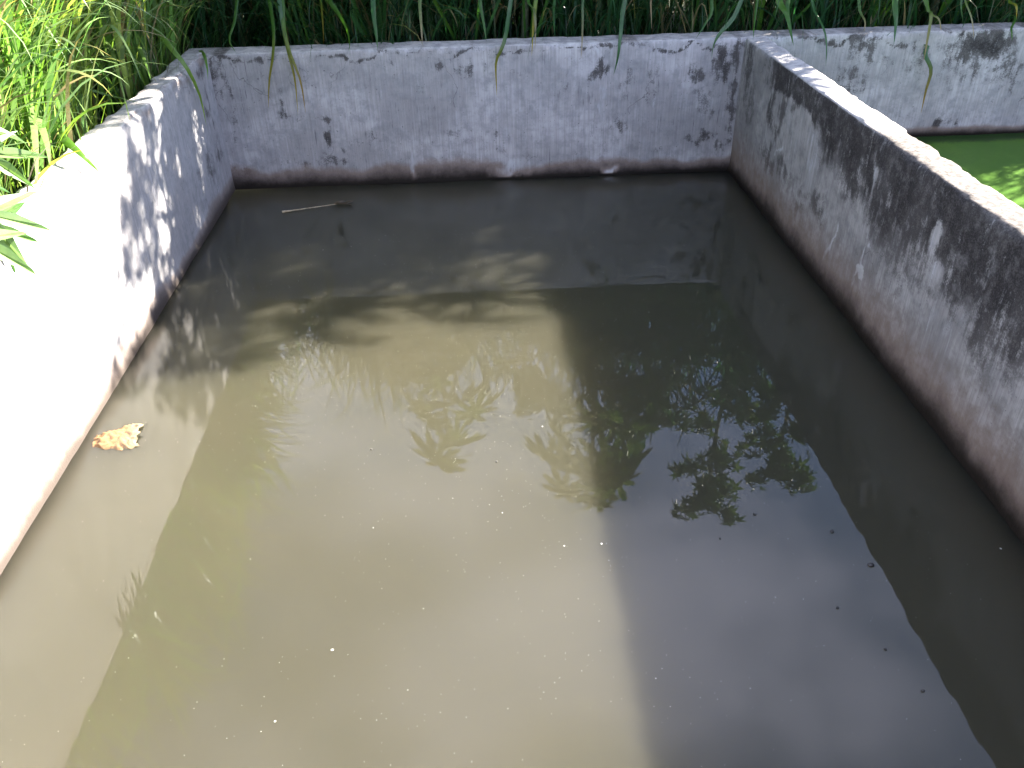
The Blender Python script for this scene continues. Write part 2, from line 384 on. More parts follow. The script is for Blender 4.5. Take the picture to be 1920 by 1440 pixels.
# -- left wall (inner face x = 0, faces +X; s = -y)
def lw_(u, v): p = at(u, v, 0, 0); return -p[1], p[2]
left_blobs = mkb(lw_, [
 (373,130,.10,.06,.6,0),(386,215,.08,.06,.55,0),(410,290,.10,.08,.55,0),(395,320,.10,.10,.5,0),(428,290,.04,.25,.6,0),(400,240,.03,.5,.55,0),
 (380,350,.1,.12,.35,0),(300,130,.3,.04,.35,0)])
for k in range(24): left_blobs.append((rng.uniform(.1, 5), HL-rng.uniform(.01, .12), rng.uniform(.03, .12), rng.uniform(.01, .04), rng.uniform(.3, .55), 0))
M_LEFT = concrete('whitewashed_concrete', (.34, .33, .33), (.30, .285, .28), 4, wetc=(.20, .16, .14), wetd=(.05, .040, .034))
def left_extra(A, s, z, inner):
    e = np.clip((z-(HL-.05-.07*fbm(s*6, z*0, 55, 3)))/.03, 0, 1)*np.clip((fbm(s*7, z*20, 56, 4)-.42)*4, 0, 1)
    A[:, 2] = np.maximum(A[:, 2], .30*e)
    cap = z > HL-.008
    A[:, 0] = np.maximum(A[:, 0], np.where(cap, np.clip((fbm(s*3, z*0+np.arange(len(s)) % 7*.4, 57, 4)-.40)*2.2, 0, .75)*(.35+.65*np.clip((2.2-s)/1.2, 0, 1)), 0))
wall('left', -.004, -NEAR+.01, wall_prof(T, HL), lambda s, d, z: (-d, -s, z), left_blobs, M_LEFT,
     'sunlit whitewashed concrete wall at the edge of tall grass, leaf shadows on its face', .10, seed=23, chips=.011, extra=left_extra)

# -- walls out of the frame that close both tanks
wall('near', -.16, RT1+.16, wall_prof(.2, .915, .05), lambda s, d, z: (s, NEAR-d, z), [], M_LEFT,
     'near concrete wall closing the tank on the side of the viewer', .07, ds=.06, seed=33)
wall('outer', -.004, -NEAR+.01, wall_prof(T, .917, .05), lambda s, d, z: (RT1+d, -s, z), [], M_RIGHT,
     'outer concrete wall on the far side of the green algae tank', .07, ds=.05, seed=43)

# second tank's green surface
def algae():
    n, mm = 120, 150
    xs = np.linspace(RT0-.05, RT1+.05, n); ys = np.linspace(.05, NEAR-.05, mm)
    X, Y = np.meshgrid(xs, ys); e = np.minimum(np.minimum(X-RT0, RT1-X), -Y)
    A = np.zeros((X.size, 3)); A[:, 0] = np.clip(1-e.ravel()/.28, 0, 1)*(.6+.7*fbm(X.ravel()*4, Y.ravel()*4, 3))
    Z = .196 + (fbm(X*3, Y*3, 8)-.5)*.004
    V = np.stack([X.ravel(), Y.ravel(), Z.ravel()], 1)
    i = np.arange(mm-1)[:, None]*n; j = np.arange(n-1)[None, :]
    F = np.stack([i+j, i+n+j, i+n+j+1, i+j+1], -1).reshape(-1, 4)
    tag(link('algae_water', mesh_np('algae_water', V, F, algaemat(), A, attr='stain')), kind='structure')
algae()

# ------------------------------------------------------------------ grass
GREENS = np.array([(.030, .085, .020), (.042, .105, .022), (.024, .072, .022), (.055, .110, .026), (.034, .082, .028)])
def ribbons(base, az, th0, bend, length, width, col, tipcol, seg=7, vee=.25, twist=None, pw=1.6):
    """arching blades: all arguments arrays of N. th measured from vertical"""
    N = len(az); t = np.linspace(0, 1, seg+1)
    th = th0[:, None] + bend[:, None]*t[None, :]**pw
    dl = (length/seg)[:, None]
    dh = np.concatenate([np.zeros((N, 1)), np.cumsum(np.sin((th[:, 1:]+th[:, :-1])/2)*dl, 1)], 1)
    dz = np.concatenate([np.zeros((N, 1)), np.cumsum(np.cos((th[:, 1:]+th[:, :-1])/2)*dl, 1)], 1)
    cx, sx = np.cos(az)[:, None], np.sin(az)[:, None]
    px = base[:, 0:1]+dh*cx; py = base[:, 1:2]+dh*sx; pz = base[:, 2:3]+dz
    wp = width[:, None]*np.minimum(1, .35+t*4)[None, :]*(1-t[None, :]**2.2)
    wp[:, -1] = .0004
    tw = (rng.normal(0, .3, N)[:, None] + rng.normal(0, .45, N)[:, None]*t[None, :])
    lx = -sx*np.cos(tw); ly = cx*np.cos(tw); lz = np.sin(tw)
    V = np.empty((N, seg+1, 2, 3))
    for k, sg in enumerate((-1, 1)):
        V[:, :, k, 0] = px+sg*lx*wp/2; V[:, :, k, 1] = py+sg*ly*wp/2; V[:, :, k, 2] = pz+sg*lz*wp/2
    Cc = col[:, None, :]*(1-t[None, :, None]**3) + tipcol[:, None, :]*t[None, :, None]**3
    Cc = np.repeat(Cc[:, :, None, :], 2, 2)
    b = (np.arange(N)*(seg+1)*2)[:, None]; j = (np.arange(seg)*2)[None, :]
    F = np.stack([b+j, b+j+1, b+j+3, b+j+2], -1).reshape(-1, 4)
    return V.reshape(-1, 3), F, Cc.reshape(-1, 3)

def grass_patch(name, pts, hts, label, lean=None, nleaf=9, lpm=None, dark=1.0, wid=1.0, tone=(1, 1, 1), stiff=1.0, arch=False):
    """every point becomes a culm with leaves spiralling up it"""
    n = len(pts); Vs, Fs, Cs = [], [], []; off = 0
    def add(V, F, Cc):
        nonlocal off
        Vs.append(V); Fs.append(F+off); Cs.append(Cc); off += len(V)
    az = rng.uniform(0, 2*np.pi, n); th0 = np.abs(rng.normal(0, .10, n)); bd = rng.normal(.12, .10, n)
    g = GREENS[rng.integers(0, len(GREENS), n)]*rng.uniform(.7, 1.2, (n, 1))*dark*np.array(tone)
    dryc = np.array((.22, .18, .09))
    cul = g*.7+dryc*.3*rng.uniform(0, 1, (n, 1))
    seg = 5
    base = np.column_stack([pts, np.full(n, ZG-.02)])
    add(*ribbons(base, az, th0, bd, hts, np.full(n, .009), cul, cul, seg))
    # leaves along culm
    for k in range(nleaf):
        f = (k+rng.uniform(.1, .9, n))/nleaf*.93+.05
        tt = f
        th = th0+bd*tt**1.6/2.6
        hx = np.sin(th)*hts*f
        b = np.column_stack([pts[:, 0]+np.cos(az)*hx, pts[:, 1]+np.sin(az)*hx, ZG-.02+np.cos(th)*hts*f])
        a2 = rng.uniform(0, 2*np.pi, n) if lean is None else np.where(rng.random(n) < .35, lean+rng.normal(0, .9, n), rng.uniform(0, 2*np.pi, n))
        ln = rng.uniform(.35, .95, n)*(1-.25*f)
        c = g*rng.uniform(.75, 1.3, (n, 1))
        old = (rng.random(n) < .06*(1.6-f)); c[old] = dryc*rng.uniform(.6, 1.3, (old.sum(), 1))
        tip = c*.9; yl = rng.random(n) < .12; tip[yl] = (.30, .24, .05)
        add(*ribbons(b, a2, rng.uniform(.12, .6, n)*stiff, rng.uniform(.5, 2.5, n)*stiff, ln*(1.2 if stiff < 1 else 1), rng.uniform(.010, .023, n)*wid, c, tip, 7))
    # thin undergrowth
    m = int(n*2.2); ii = rng.integers(0, n, m); jit = rng.normal(0, .06, (m, 2))
    b = np.column_stack([pts[ii]+jit, np.full(m, ZG-.02)]); c = GREENS[rng.integers(0, 5, m)]*rng.uniform(.5, 1.1, (m, 1))*dark*np.array(tone)
    dr = rng.random(m) < .2; c[dr] = dryc*rng.uniform(.4, 1, (dr.sum(), 1))
    add(*ribbons(b, rng.uniform(0, 2*np.pi, m), rng.uniform(.02, .45, m), rng.uniform(0, 1.2, m), rng.uniform(.3, 1.0, m), rng.uniform(.005, .012, m), c, c*1.05, 6))
    if arch:
        m = 330; y = rng.uniform(-2.75, .25, m); x = -T-rng.uniform(.02, .75, m)
        b = np.column_stack([x, y, rng.uniform(.95, 1.75, m)]); c = np.array((.17, .25, .105))*rng.uniform(.6, 1.15, (m, 1))  # pale whitish green, the sunlit look is part of the blade colour
        dr = rng.random(m) < .10; c[dr] = (.30, .24, .13)
        tip = c*1.05; yl = rng.random(m) < .2; tip[yl] = (.32, .27, .07)
        add(*ribbons(b, rng.normal(-.25, .75, m), rng.uniform(.25, .9, m), rng.uniform(.9, 2.2, m), rng.uniform(.5, .95, m)*np.clip(.62-x*.7, .6, 1), rng.uniform(.013, .026, m), c, tip, 9))
    V = np.concatenate(Vs); F = np.concatenate(Fs); Cc = np.concatenate(Cs)
    return tag(link(name, mesh_np(name, V, F, M_GRASS, Cc)), label, 'grass', kind='stuff')

def scatter(n, x0, x1, y0, y1, keep=None):
    cl = np.column_stack([rng.uniform(x0, x1, n//5+1), rng.uniform(y0, y1, n//5+1)])
    p = cl[rng.integers(0, len(cl), n)]+rng.normal(0, .085, (n, 2))
    k = (p[:, 0] > x0) & (p[:, 0] < x1) & (p[:, 1] > y0) & (p[:, 1] < y1)
    if keep is not None: k &= keep(p)
    return p[k]
# behind the far wall
p = scatter(4200, -2.2, 9.8, FT+.06, 3.2)
h = rng.uniform(1.0, 1.5, len(p))*(1+.10*np.clip((p[:, 0]-2)/4, 0, 1.6)+.24*np.clip((p[:, 0]-1.7)/.8, 0, 1)*np.clip((5.2-p[:, 0])/.8, 0, 1))
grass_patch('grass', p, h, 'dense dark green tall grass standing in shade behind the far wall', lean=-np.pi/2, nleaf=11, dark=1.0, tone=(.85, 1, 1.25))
# left of the left wall
p = scatter(2700, -3.3, -T-.07, -3.0, FT+.1, lambda q: (q[:, 1] > -2.75-.9*fbm(q[:, 0]*3, q[:, 1]*0, 4)) | (q[:, 0] < -1.0))
h = rng.uniform(1.1, 1.75, len(p))*(1+.22*np.clip(-p[:, 0]-.3, 0, 1.2))
h *= np.where((p[:, 1] < -1.8) & (p[:, 0] > -.9), .75, 1)
grass_patch('grass', p, h, 'bright sunlit tall grass leaning over the whitewashed left wall', lean=0.0, nleaf=10, dark=3.4, wid=1.6, tone=(1.5, 1.0, 1.0), stiff=.62, arch=True)  # same greens lifted and yellowed: sunlight put into the blade colour

# ------------------------------------------------------------------ single blades hanging over the walls
def spline(P, n=14):
    P = np.asarray(P, float); k = len(P)
    Q = np.vstack([2*P[0]-P[1], P, 2*P[-1]-P[-2]]); out = []
    for t in np.linspace(0, k-1-1e-6, n+1):
        i = int(t); f = t-i; a, b, c, d = Q[i], Q[i+1], Q[i+2], Q[i+3]
        out.append(.5*((2*b)+(-a+c)*f+(2*a-5*b+4*c-d)*f*f+(-a+3*b-3*c+d)*f**3))
    return np.array(out)
def blade(parent, P, width, c0, c1, lat=(1, 0, 0), origin=(0, 0, 0), fold=.3):
    X = spline(P)-np.array(origin); n = len(X); t = np.linspace(0, 1, n)
    tan = np.gradient(X, axis=0); tan /= np.linalg.norm(tan, axis=1)[:, None]
    lt = np.array(lat, float)[None, :]-tan*(tan@np.array(lat, float))[:, None]
    lt /= np.linalg.norm(lt, axis=1)[:, None]+1e-9
    nr = np.cross(tan, lt)
    tw = rng.normal(0, .25)+rng.normal(0, .5)*t; lt2 = lt*np.cos(tw)[:, None]+nr*np.sin(tw)[:, None]
    wd = 1.6*width*np.minimum(1, .4+3*t)*(1-t**2.6)+.0006
    V = np.stack([X-lt2*wd[:, None]/2, X+nr*wd[:, None]*fold*.5, X+lt2*wd[:, None]/2], 1).reshape(-1, 3)
    c0 = np.array(c0); c1 = np.array(c1); f = np.clip((t-.45)/.5, 0, 1)[:, None]
    cc = np.repeat((c0*(1-f)+c1*f), 3, 0)
    i = np.arange(n-1)*3
    F = np.concatenate([np.stack([i, i+1, i+4, i+3], -1), np.stack([i+1, i+2, i+5, i+4], -1)])
    return link('blade', mesh_np('blade', V, F, M_GRASS, cc), parent)
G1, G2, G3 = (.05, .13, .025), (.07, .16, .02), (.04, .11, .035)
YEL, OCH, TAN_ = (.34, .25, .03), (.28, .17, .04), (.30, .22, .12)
def empty(name, loc, label=None, cat=None, group=None, kind=None):
    o = bpy.data.objects.new(name, None); C.objects.link(o); o.location = loc; o.empty_display_size = .1
    return tag(o, label, cat, group, kind)
def tuft(label, blades, base, side='far'):
    """blades: (pixel control points with depth plane, width, colours)"""
    r = empty('grass_tuft', base, label, 'grass tuft', 'grass tufts drooping over the %s wall' % side)
    for pts, wd, c0, c1 in blades:
        if side == 'far': P = [at(u, v, 1, y) for u, v, y in pts]; lat = (1, 0, 0)
        else: P = [at(u, v, 0, x) for u, v, x in pts]; lat = (.2, 1, 0)
        P = [np.array([base[0], base[1], ZG+.02])]*1+P
        blade(r, P, wd, c0, c1, lat, base)
    return r
tuft('grass tuft with yellow-tipped blades drooping over the left end of the far wall', [
    ([(498,-60,.22),(512,40,.14),(512,100,-.03),(505,150,-.05),(503,203,-.05)], .017, G1, YEL),
    ([(520,-70,.22),(528,30,.16),(540,95,-.02),(553,150,-.05),(559,218,-.05)], .020, G3, YEL),
    ([(535,-90,.25),(530,20,.18),(540,88,-.02),(563,150,-.07),(573,212,-.07)], .018, G2, OCH),
    ([(470,-60,.3),(440,40,.2),(430,75,.1),(442,98,-.01)], .014, G1, G2)], (.62, .45, ZG))
tuft('grass tuft arching onto the ledge, between the yellow-tipped tuft and the lone twisted blade', [
    ([(640,-40,.2),(620,0,.15),(632,20,.08),(652,60,.0),(656,98,-.04)], .020, G1, G2),
    ([(700,-50,.2),(700,20,.1),(705,60,.02),(708,92,-.03)], .022, G3, G1),
    ([(590,-30,.25),(600,-6,.18),(605,40,.12),(607,84,.05)], .014, G2, OCH),
    ([(662,30,.2),(668,55,.1),(672,90,.0)], .016, G3, G3)], (1.1, .5, ZG))
tuft('grass tuft with one twisted blade hanging alone down the middle far wall', [
    ([(960,-60,.3),(955,20,.16),(945,80,-.02),(931,112,-.05),(930,140,-.05),(932,183,-.05)], .020, G3, YEL),
    ([(905,-50,.3),(900,0,.2),(908,50,.1),(912,78,.03)], .016, G1, G1),
    ([(790,-40,.3),(787,0,.2),(790,50,.1),(792,82,.04)], .018, G2, TAN_)], (1.75, .5, ZG))
tuft('grass tuft with narrow blades curling over the ledge, right of the lone twisted blade', [
    ([(980,-50,.3),(990,2,.15),(1002,20,.05),(1004,55,-.02),(1003,92,-.05)], .016, G1, TAN_),
    ([(1010,-50,.3),(1005,0,.12),(1000,50,.0),(997,105,-.05)], .018, G2, YEL),
    ([(1085,-40,.3),(1092,15,.1),(1092,60,.0),(1090,108,-.05)], .013, G3, TAN_),
    ([(1040,-40,.3),(1038,20,.15),(1040,68,.04)], .016, G1, G3)], (2.15, .5, ZG))
tuft('grass tuft with one long blue-green blade reaching down the far wall, right of its middle', [
    ([(1180,-60,.3),(1168,20,.1),(1163,70,-.02),(1158,110,-.05),(1150,142,-.05)], .022, G3, G3),
    ([(1215,-40,.3),(1220,10,.1),(1222,55,.02)], .010, TAN_, TAN_)], (2.6, .5, ZG))
tuft('grass tuft leaning left across the corner where far wall meets dividing wall', [
    ([(1400,-50,.3),(1380,25,.1),(1350,62,.0),(1338,85,-.04),(1334,112,-.05)], .022, G3, G1),
    ([(1320,-50,.3),(1335,15,.12),(1322,45,.04),(1305,72,-.03)], .016, G1, G3),
    ([(1430,-50,.3),(1420,0,.15),(1415,40,.05),(1412,75,-.06)], .014, G1, G1)], (3.35, .5, ZG))
tuft('grass tuft with a wide green blade pair over the far end of the dividing wall', [
    ([(1440,-60,.3),(1462,5,.1),(1476,30,.0),(1488,86,-.06)], .034, G2, G1),
    ([(1478,-30,.3),(1476,15,.1),(1480,50,.0),(1486,80,-.05)], .022, G1, G2),
    ([(1510,-30,.3),(1525,15,.15),(1545,55,.0),(1550,90,-.05),(1548,125,-.05)], .018, G3, G3),
    ([(1585,-50,.3),(1612,20,.12),(1622,40,.04),(1620,60,-.02)], .016, G1, TAN_)], (3.85, .5, ZG))
tuft('grass tuft with one dry twisted brown blade hanging deep beside the green tank', [
    ([(1720,-50,.3),(1738,15,.15),(1746,28,-.02),(1738,80,-.04),(1732,115,-.05)], .018, G2, TAN_),
    ([(1700,-40,.3),(1742,22,.05),(1760,35,-.02),(1765,60,-.04)], .014, G2, TAN_),
    ([(1726,80,.05),(1735,105,-.04),(1746,132,-.06),(1736,170,-.07),(1727,212,-.07)], .020, G3, OCH),
    ([(1675,-50,.3),(1678,10,.08),(1680,40,.0),(1676,84,-.05)], .030, G1, G3)], (4.6, .5, ZG))
tuft('rightmost grass tuft, short green blades curving over the wall above the mossy black stain', [
    ([(1800,-50,.3),(1808,-5,.1),(1822,35,-.01),(1826,72,-.05)], .016, G2, TAN_),
    ([(1870,-50,.3),(1890,0,.1),(1905,10,.0),(1906,35,-.05)], .018, G2, YEL),
    ([(1800,-30,.2),(1802,10,.1),(1806,45,.0)], .020, G1, G1),
    ([(1890,30,.2),(1896,55,.0),(1898,76,-.05)], .012, G1, G2)], (5.1, .5, ZG))
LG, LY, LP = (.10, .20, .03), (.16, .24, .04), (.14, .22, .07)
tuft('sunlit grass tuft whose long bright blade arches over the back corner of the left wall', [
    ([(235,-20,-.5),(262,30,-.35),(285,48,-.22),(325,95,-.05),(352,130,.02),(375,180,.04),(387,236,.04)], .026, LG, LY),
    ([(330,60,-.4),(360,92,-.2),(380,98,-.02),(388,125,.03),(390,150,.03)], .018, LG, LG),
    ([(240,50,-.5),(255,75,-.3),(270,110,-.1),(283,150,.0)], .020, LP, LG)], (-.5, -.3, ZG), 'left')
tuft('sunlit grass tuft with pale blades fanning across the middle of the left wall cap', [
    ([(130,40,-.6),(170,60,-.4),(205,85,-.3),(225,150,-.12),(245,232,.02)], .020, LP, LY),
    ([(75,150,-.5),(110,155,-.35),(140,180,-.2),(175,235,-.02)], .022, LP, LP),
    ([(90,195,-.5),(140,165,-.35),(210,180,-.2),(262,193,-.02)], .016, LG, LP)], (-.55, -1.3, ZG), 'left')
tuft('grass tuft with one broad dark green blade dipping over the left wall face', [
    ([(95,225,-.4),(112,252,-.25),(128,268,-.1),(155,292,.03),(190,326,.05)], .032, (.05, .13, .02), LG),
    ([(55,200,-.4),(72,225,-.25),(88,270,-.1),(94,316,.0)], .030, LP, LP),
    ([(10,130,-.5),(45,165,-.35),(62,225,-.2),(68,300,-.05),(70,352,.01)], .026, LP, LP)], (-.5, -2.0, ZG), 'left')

# ------------------------------------------------------------------ broad-leaved plants
def palmate(name, lobes, size, seed, sub=True, spread=5.4, droop=.35, col=(.05, .13, .022)):
    r_ = np.random.default_rng(seed); out = [(0, 0)]
    angs = np.linspace(-spread/2, spread/2, lobes); hw = spread/(lobes-1)/2
    lens = size*(.62+.38*np.cos(angs/2.3)**1)*r_.uniform(.9, 1.05, lobes)
    pol = []
    for a, l in zip(angs, lens):
        q = [(-.95, .30), (-.62, .48)]
        if sub: q += [(-.80, .70), (-.36, .66), (-.40, .88)]
        q += [(-.14, .86), (0, 1.0), (.14, .86)]
        if sub: q += [(.40, .88), (.36, .66), (.80, .70)]
        q += [(.62, .48), (.95, .30)]
        for da, rr in q:
            pol.append((a+da*hw*(1 if rr < .6 else .75), l*rr*r_.uniform(.95, 1.05)))
    V = [(0, 0, 0)]
    for a, rr in pol:
        V.append((rr*math.cos(a), rr*math.sin(a), -droop*rr*rr/size + .05*size*math.cos(a*lobes/spread*6.28)*rr/size))
    n = len(pol); F = [(0, i+1, i+2) for i in range(n-1)]
    cols = np.tile(np.array(col), (len(V), 1))*r_.uniform(.8, 1.2, (len(V), 1)); cols[0] = np.array((.14, .20, .06))
    # petiole, a thin triangular rod ending at the blade centre
    k = len(V); pl = size*.9
    for t in np.linspace(0, 1, 5):
        for j in range(3):
            a = j*2.094; V.append((-pl*t+.0, .006*math.cos(a), -.25*pl*t*t+.006*math.sin(a)-.002))
    F2 = []
    for i in range(4):
        for j in range(3):
            b = k+i*3; F2 += [(b+j, b+(j+1) % 3, b+3+(j+1) % 3), (b+j, b+3+(j+1) % 3, b+3+j)]
    cols = np.vstack([cols, np.tile(np.array((.10, .14, .05)), (15, 1))])
    return mesh_np(name, V, F+F2, M_LEAF, cols, smooth=False)
def tube(name, P, r0_, r1_, mat, parent=None, sides=6, n=10, origin=(0, 0, 0)):
    X = spline(P, n)-np.array(origin); m = len(X); tan = np.gradient(X, axis=0); tan /= np.linalg.norm(tan, axis=1)[:, None]
    ref = np.array((.31, .87, .2)); a = np.cross(tan, ref); a /= np.linalg.norm(a, axis=1)[:, None]; b = np.cross(tan, a)
    rr = np.linspace(r0_, r1_, m); V = []
    for i in range(m):
        for j in range(sides):
            q = 2*math.pi*j/sides; V.append(X[i]+(a[i]*math.cos(q)+b[i]*math.sin(q))*rr[i])
    F = [(i*sides+j, i*sides+(j+1) % sides, (i+1)*sides+(j+1) % sides, (i+1)*sides+j) for i in range(m-1) for j in range(sides)]
    return link(name, mesh_np(name, V, F, mat), parent)
PAP = [palmate('leaf', 9, s, k, True, 5.6, .4, c) for k, (s, c) in enumerate([(.36, (.028, .075, .016)), (.43, (.035, .082, .018)), (.32, (.045, .092, .018))])]
SHR = [palmate('leaf', 5, s, 20+k, False, 4.2, .4, c) for k, (s, c) in enumerate([(.075, (.03, .075, .016)), (.095, (.028, .065, .016)), (.062, (.05, .10, .022))])]
def put_leaf(me, parent, pos, az, tilt, roll=0, sc=1):
    o = link('leaf', me, parent, pos); o.rotation_euler = (roll, tilt, az); o.scale = (sc,)*3; return o
def papaya(x, y, top, label, n=16, spread=1.0):
    r = empty('papaya_plant', (x, y, ZG-.02), label, 'papaya plant', 'papaya plants behind the far wall')
    h = top-ZG-.1; lx, ly = rng.normal(0, .06, 2)
    st = [(0, 0, 0), (lx*.3, ly*.3, h*.35), (lx, ly*.7, h*.7), (lx*1.2, ly, h)]
    tube('stem', st, .035, .012, M_STEM, r, 8)
    X = spline(st, 40)
    for k in range(n):
        f = .38+.62*(k/(n-1))**.8; c = X[int(f*40)]; az = k*2.4+rng.normal(0, .2); me = PAP[rng.integers(0, 3)]
        rad = (.36-.22*max(0, f-.8)/.2)*spread*rng.uniform(.8, 1.15); lift = .03+.10*(f > .9)
        put_leaf(me, r, (c[0]+rad*math.cos(az), c[1]+rad*math.sin(az), c[2]+lift), az, rng.uniform(.15, .75), rng.normal(0, .3), rng.uniform(.8, 1.1))
papaya(1.30, .72, 3.05, 'small papaya plant behind the far wall, mirrored in the sunlit murky water', 13, .85)
papaya(2.78, .66, 3.72, 'tall single-stemmed papaya plant behind the far wall, mirrored where sunlit water turns to shade', 30, 1.3)
papaya(5.75, .62, 3.65, 'papaya plant behind the green tank wall, nearest the leafy shrubs', 13, .9)
papaya(6.75, .75, 3.3, 'papaya plant behind the green tank wall, farthest from the leafy shrubs', 11, .9)
def shrub(x, y, top, wid, label, nb=9, z0=1.9):
    r = empty('leafy_shrub', (x, y, ZG-.02), label, 'shrub', 'leafy shrubs behind the far wall')
    h = top-ZG; st = [(0, 0, 0), (.03, .02, h*.4), (-.03, 0, h*.75), (.02, 0, h*.96)]
    tube('trunk', st, .03, .008, M_STEM, r, 7); X = spline(st, 30)
    for k in range(nb):
        f = .22+.74*k/(nb-1); c = X[int(f*30)]; az = k*2.4+rng.normal(0, .3); L_ = wid*(1.05-.75*f)*rng.uniform(.7, 1.15)+.08
        e = c+np.array([math.cos(az)*L_, math.sin(az)*L_*.7, L_*rng.uniform(.25, .7)])
        P = [c, (c+e)/2+np.array([0, 0, .04]), e]
        tube('branch', P, .014, .005, M_STEM, r, 5, 6); B = spline(P, 20)
        for q in range(32):
            b = B[int(3+17*rng.random())]; a2 = rng.uniform(0, 6.28)
            put_leaf(SHR[rng.integers(0, 3)], r, tuple(b+np.array([math.cos(a2)*.07, math.sin(a2)*.07, rng.normal(0, .05)])), a2, rng.uniform(0, 1.1), rng.normal(0, .5), rng.uniform(.8, 1.25))
    for q in range(14):
        b = X[int(23+7*rng.random())]; a2 = rng.uniform(0, 6.28)
        put_leaf(SHR[rng.integers(0, 3)], r, tuple(b+np.array([math.cos(a2)*.07, math.sin(a2)*.07, 0])), a2, rng.uniform(.1, .9), 0, 1.1)
shrub(4.05, .66, 4.22, .75, 'tallest leafy shrub behind the far wall, mirrored in the dark water', 15)
shrub(4.72, .60, 3.72, .70, 'leafy shrub mirrored right beside the reflected edge of the dividing wall', 14)
shrub(3.45, .95, 3.05, .65, 'short leafy shrub mirrored between the papaya and the tallest shrub', 13)
shrub(2.15, .85, 2.75, .45, 'low leafy shrub mirrored between the two papaya plants', 9)
shrub(4.40, 1.0, 3.1, .75, 'low wide shrub mirrored behind the tallest shrub', 12)
shrub(5.25, .75, 3.25, .6, 'leafy shrub behind the green tank, beside the papaya plants', 8)

# castor plant at the left edge of the frame
def castor():
    r = empty('castor_plant', (-.36, -3.02, ZG-.02), 'pale green castor plant with jagged leaves leaning over the near left wall', 'plant')
    tube('stem', [(0, 0, 0), (.03, .02, .3), (.10, .02, .62)], .016, .008, M_STEM, r)
    ms = [palmate('leaf', 7, .20, 50+k, False, 4.9, .55, c) for k, c in enumerate([(.12, .21, .07), (.05, .12, .03), (.14, .23, .09)])]
    org = np.array((-.36, -3.02, ZG-.02))
    def facing(p, d, n, k, sc):
        d = Vector(d).normalized(); n = Vector(n); n = (n-d*n.dot(d)).normalized(); y = n.cross(d)
        o = link('leaf', ms[k], r); m = Matrix((d, y, n)).transposed().to_4x4()
        o.matrix_local = Matrix.Translation(Vector(p)-Vector(org)) @ m @ Matrix.Scale(sc, 4)
    # jagged leaves turned towards the open side above the tank
    for u, v, x, d, n, k, sc in [(-30, 288, -.14, (.9, .35, .05), (.35, -.6, .8), 0, 1.0), (-34, 400, .0, (.95, .2, -.25), (.45, -.55, .6), 2, 1.15),
                                 (-30, 425, -.03, (.85, .5, -.5), (.3, -.7, .55), 1, 1.05), (-46, 448, .02, (.8, .1, -.55), (.6, -.5, .5), 0, 1.0),
                                 (-60, 230, -.2, (.2, 1, .1), (.3, -.3, 1), 2, 1.0), (-90, 330, -.2, (-.4, .9, 0), (.2, -.3, 1), 1, 1.0), (-130, 380, -.1, (.3, -.9, -.2), (.4, -.2, .9), 0, 1.1)]:
        facing(at(u, v, 0, x), d, n, k, sc)
castor()

# ------------------------------------------------------------------ things on the water
def wrapper():
    a = at(175, 826, 2, .01); b = at(262, 812, 2, .01); d = b-a; L_ = np.linalg.norm(d); az = math.atan2(d[1], d[0])
    nx, ny = 34, 22; X, Y = np.meshgrid(np.linspace(0, 1, nx), np.linspace(-1, 1, ny))
    wd = (.045+.05*np.clip(X*1.6, 0, 1))*(1-.1*X)
    body = np.sqrt(np.clip(1-(Y*.96)**2, 0, 1))
    Z = body*(.016+.010*fbm(X*5, Y*3, 5, 3))-.004
    Z = Z + (fbm(X*14+Y*3, Y*5, 2, 3)-.5)*.020 - .02*np.clip(.16-X, 0, 1)*6*.3
    xx = X*L_*(1+.10*(fbm(Y*7, Y*0, 9, 2)-.5)*2*X) ; yy = Y*wd*(1+.22*(fbm(X*6, Y*0, 15, 3)-.5))
    V = np.stack([xx.ravel(), yy.ravel(), Z.ravel()], 1)
    m = Mat('orange_plastic'); g = m.n('ShaderNodeTexCoord'); s = m.n('ShaderNodeSeparateXYZ'); m.l(g.outputs['Object'], s.inputs[0])
    n = m.noise(28, 4, .6); f = m.math('ADD', m.math('MULTIPLY', s.outputs[0], 5.2), m.math('MULTIPLY', m.math('SUBTRACT', n, .5), .8))
    c = m.mix(m.ss(f, .55, .95), (.17, .095, .040), (.17, .135, .080)); c = m.mix(m.ss(n, .55, .7, 0, .6), c, (.14, .09, .045))
    m.l(c, m.bs.inputs['Base Color']); m.bs.inputs['Roughness'].default_value = .35
    m.bump(m.noise(60, 3, .6), .6, .006)
    i = np.arange(ny-1)[:, None]*nx; j = np.arange(nx-1)[None, :]
    F = np.stack([i+j, i+j+1, i+nx+j+1, i+nx+j], -1).reshape(-1, 4)
    o = link('plastic_wrapper', mesh_np('plastic_wrapper', V, F, m.m)); o.location = (a[0], a[1], -.003); o.rotation_euler = (0, 0, az)
    tag(o, 'crumpled orange plastic wrapper floating beside the sunlit left wall', 'wrapper')
wrapper()
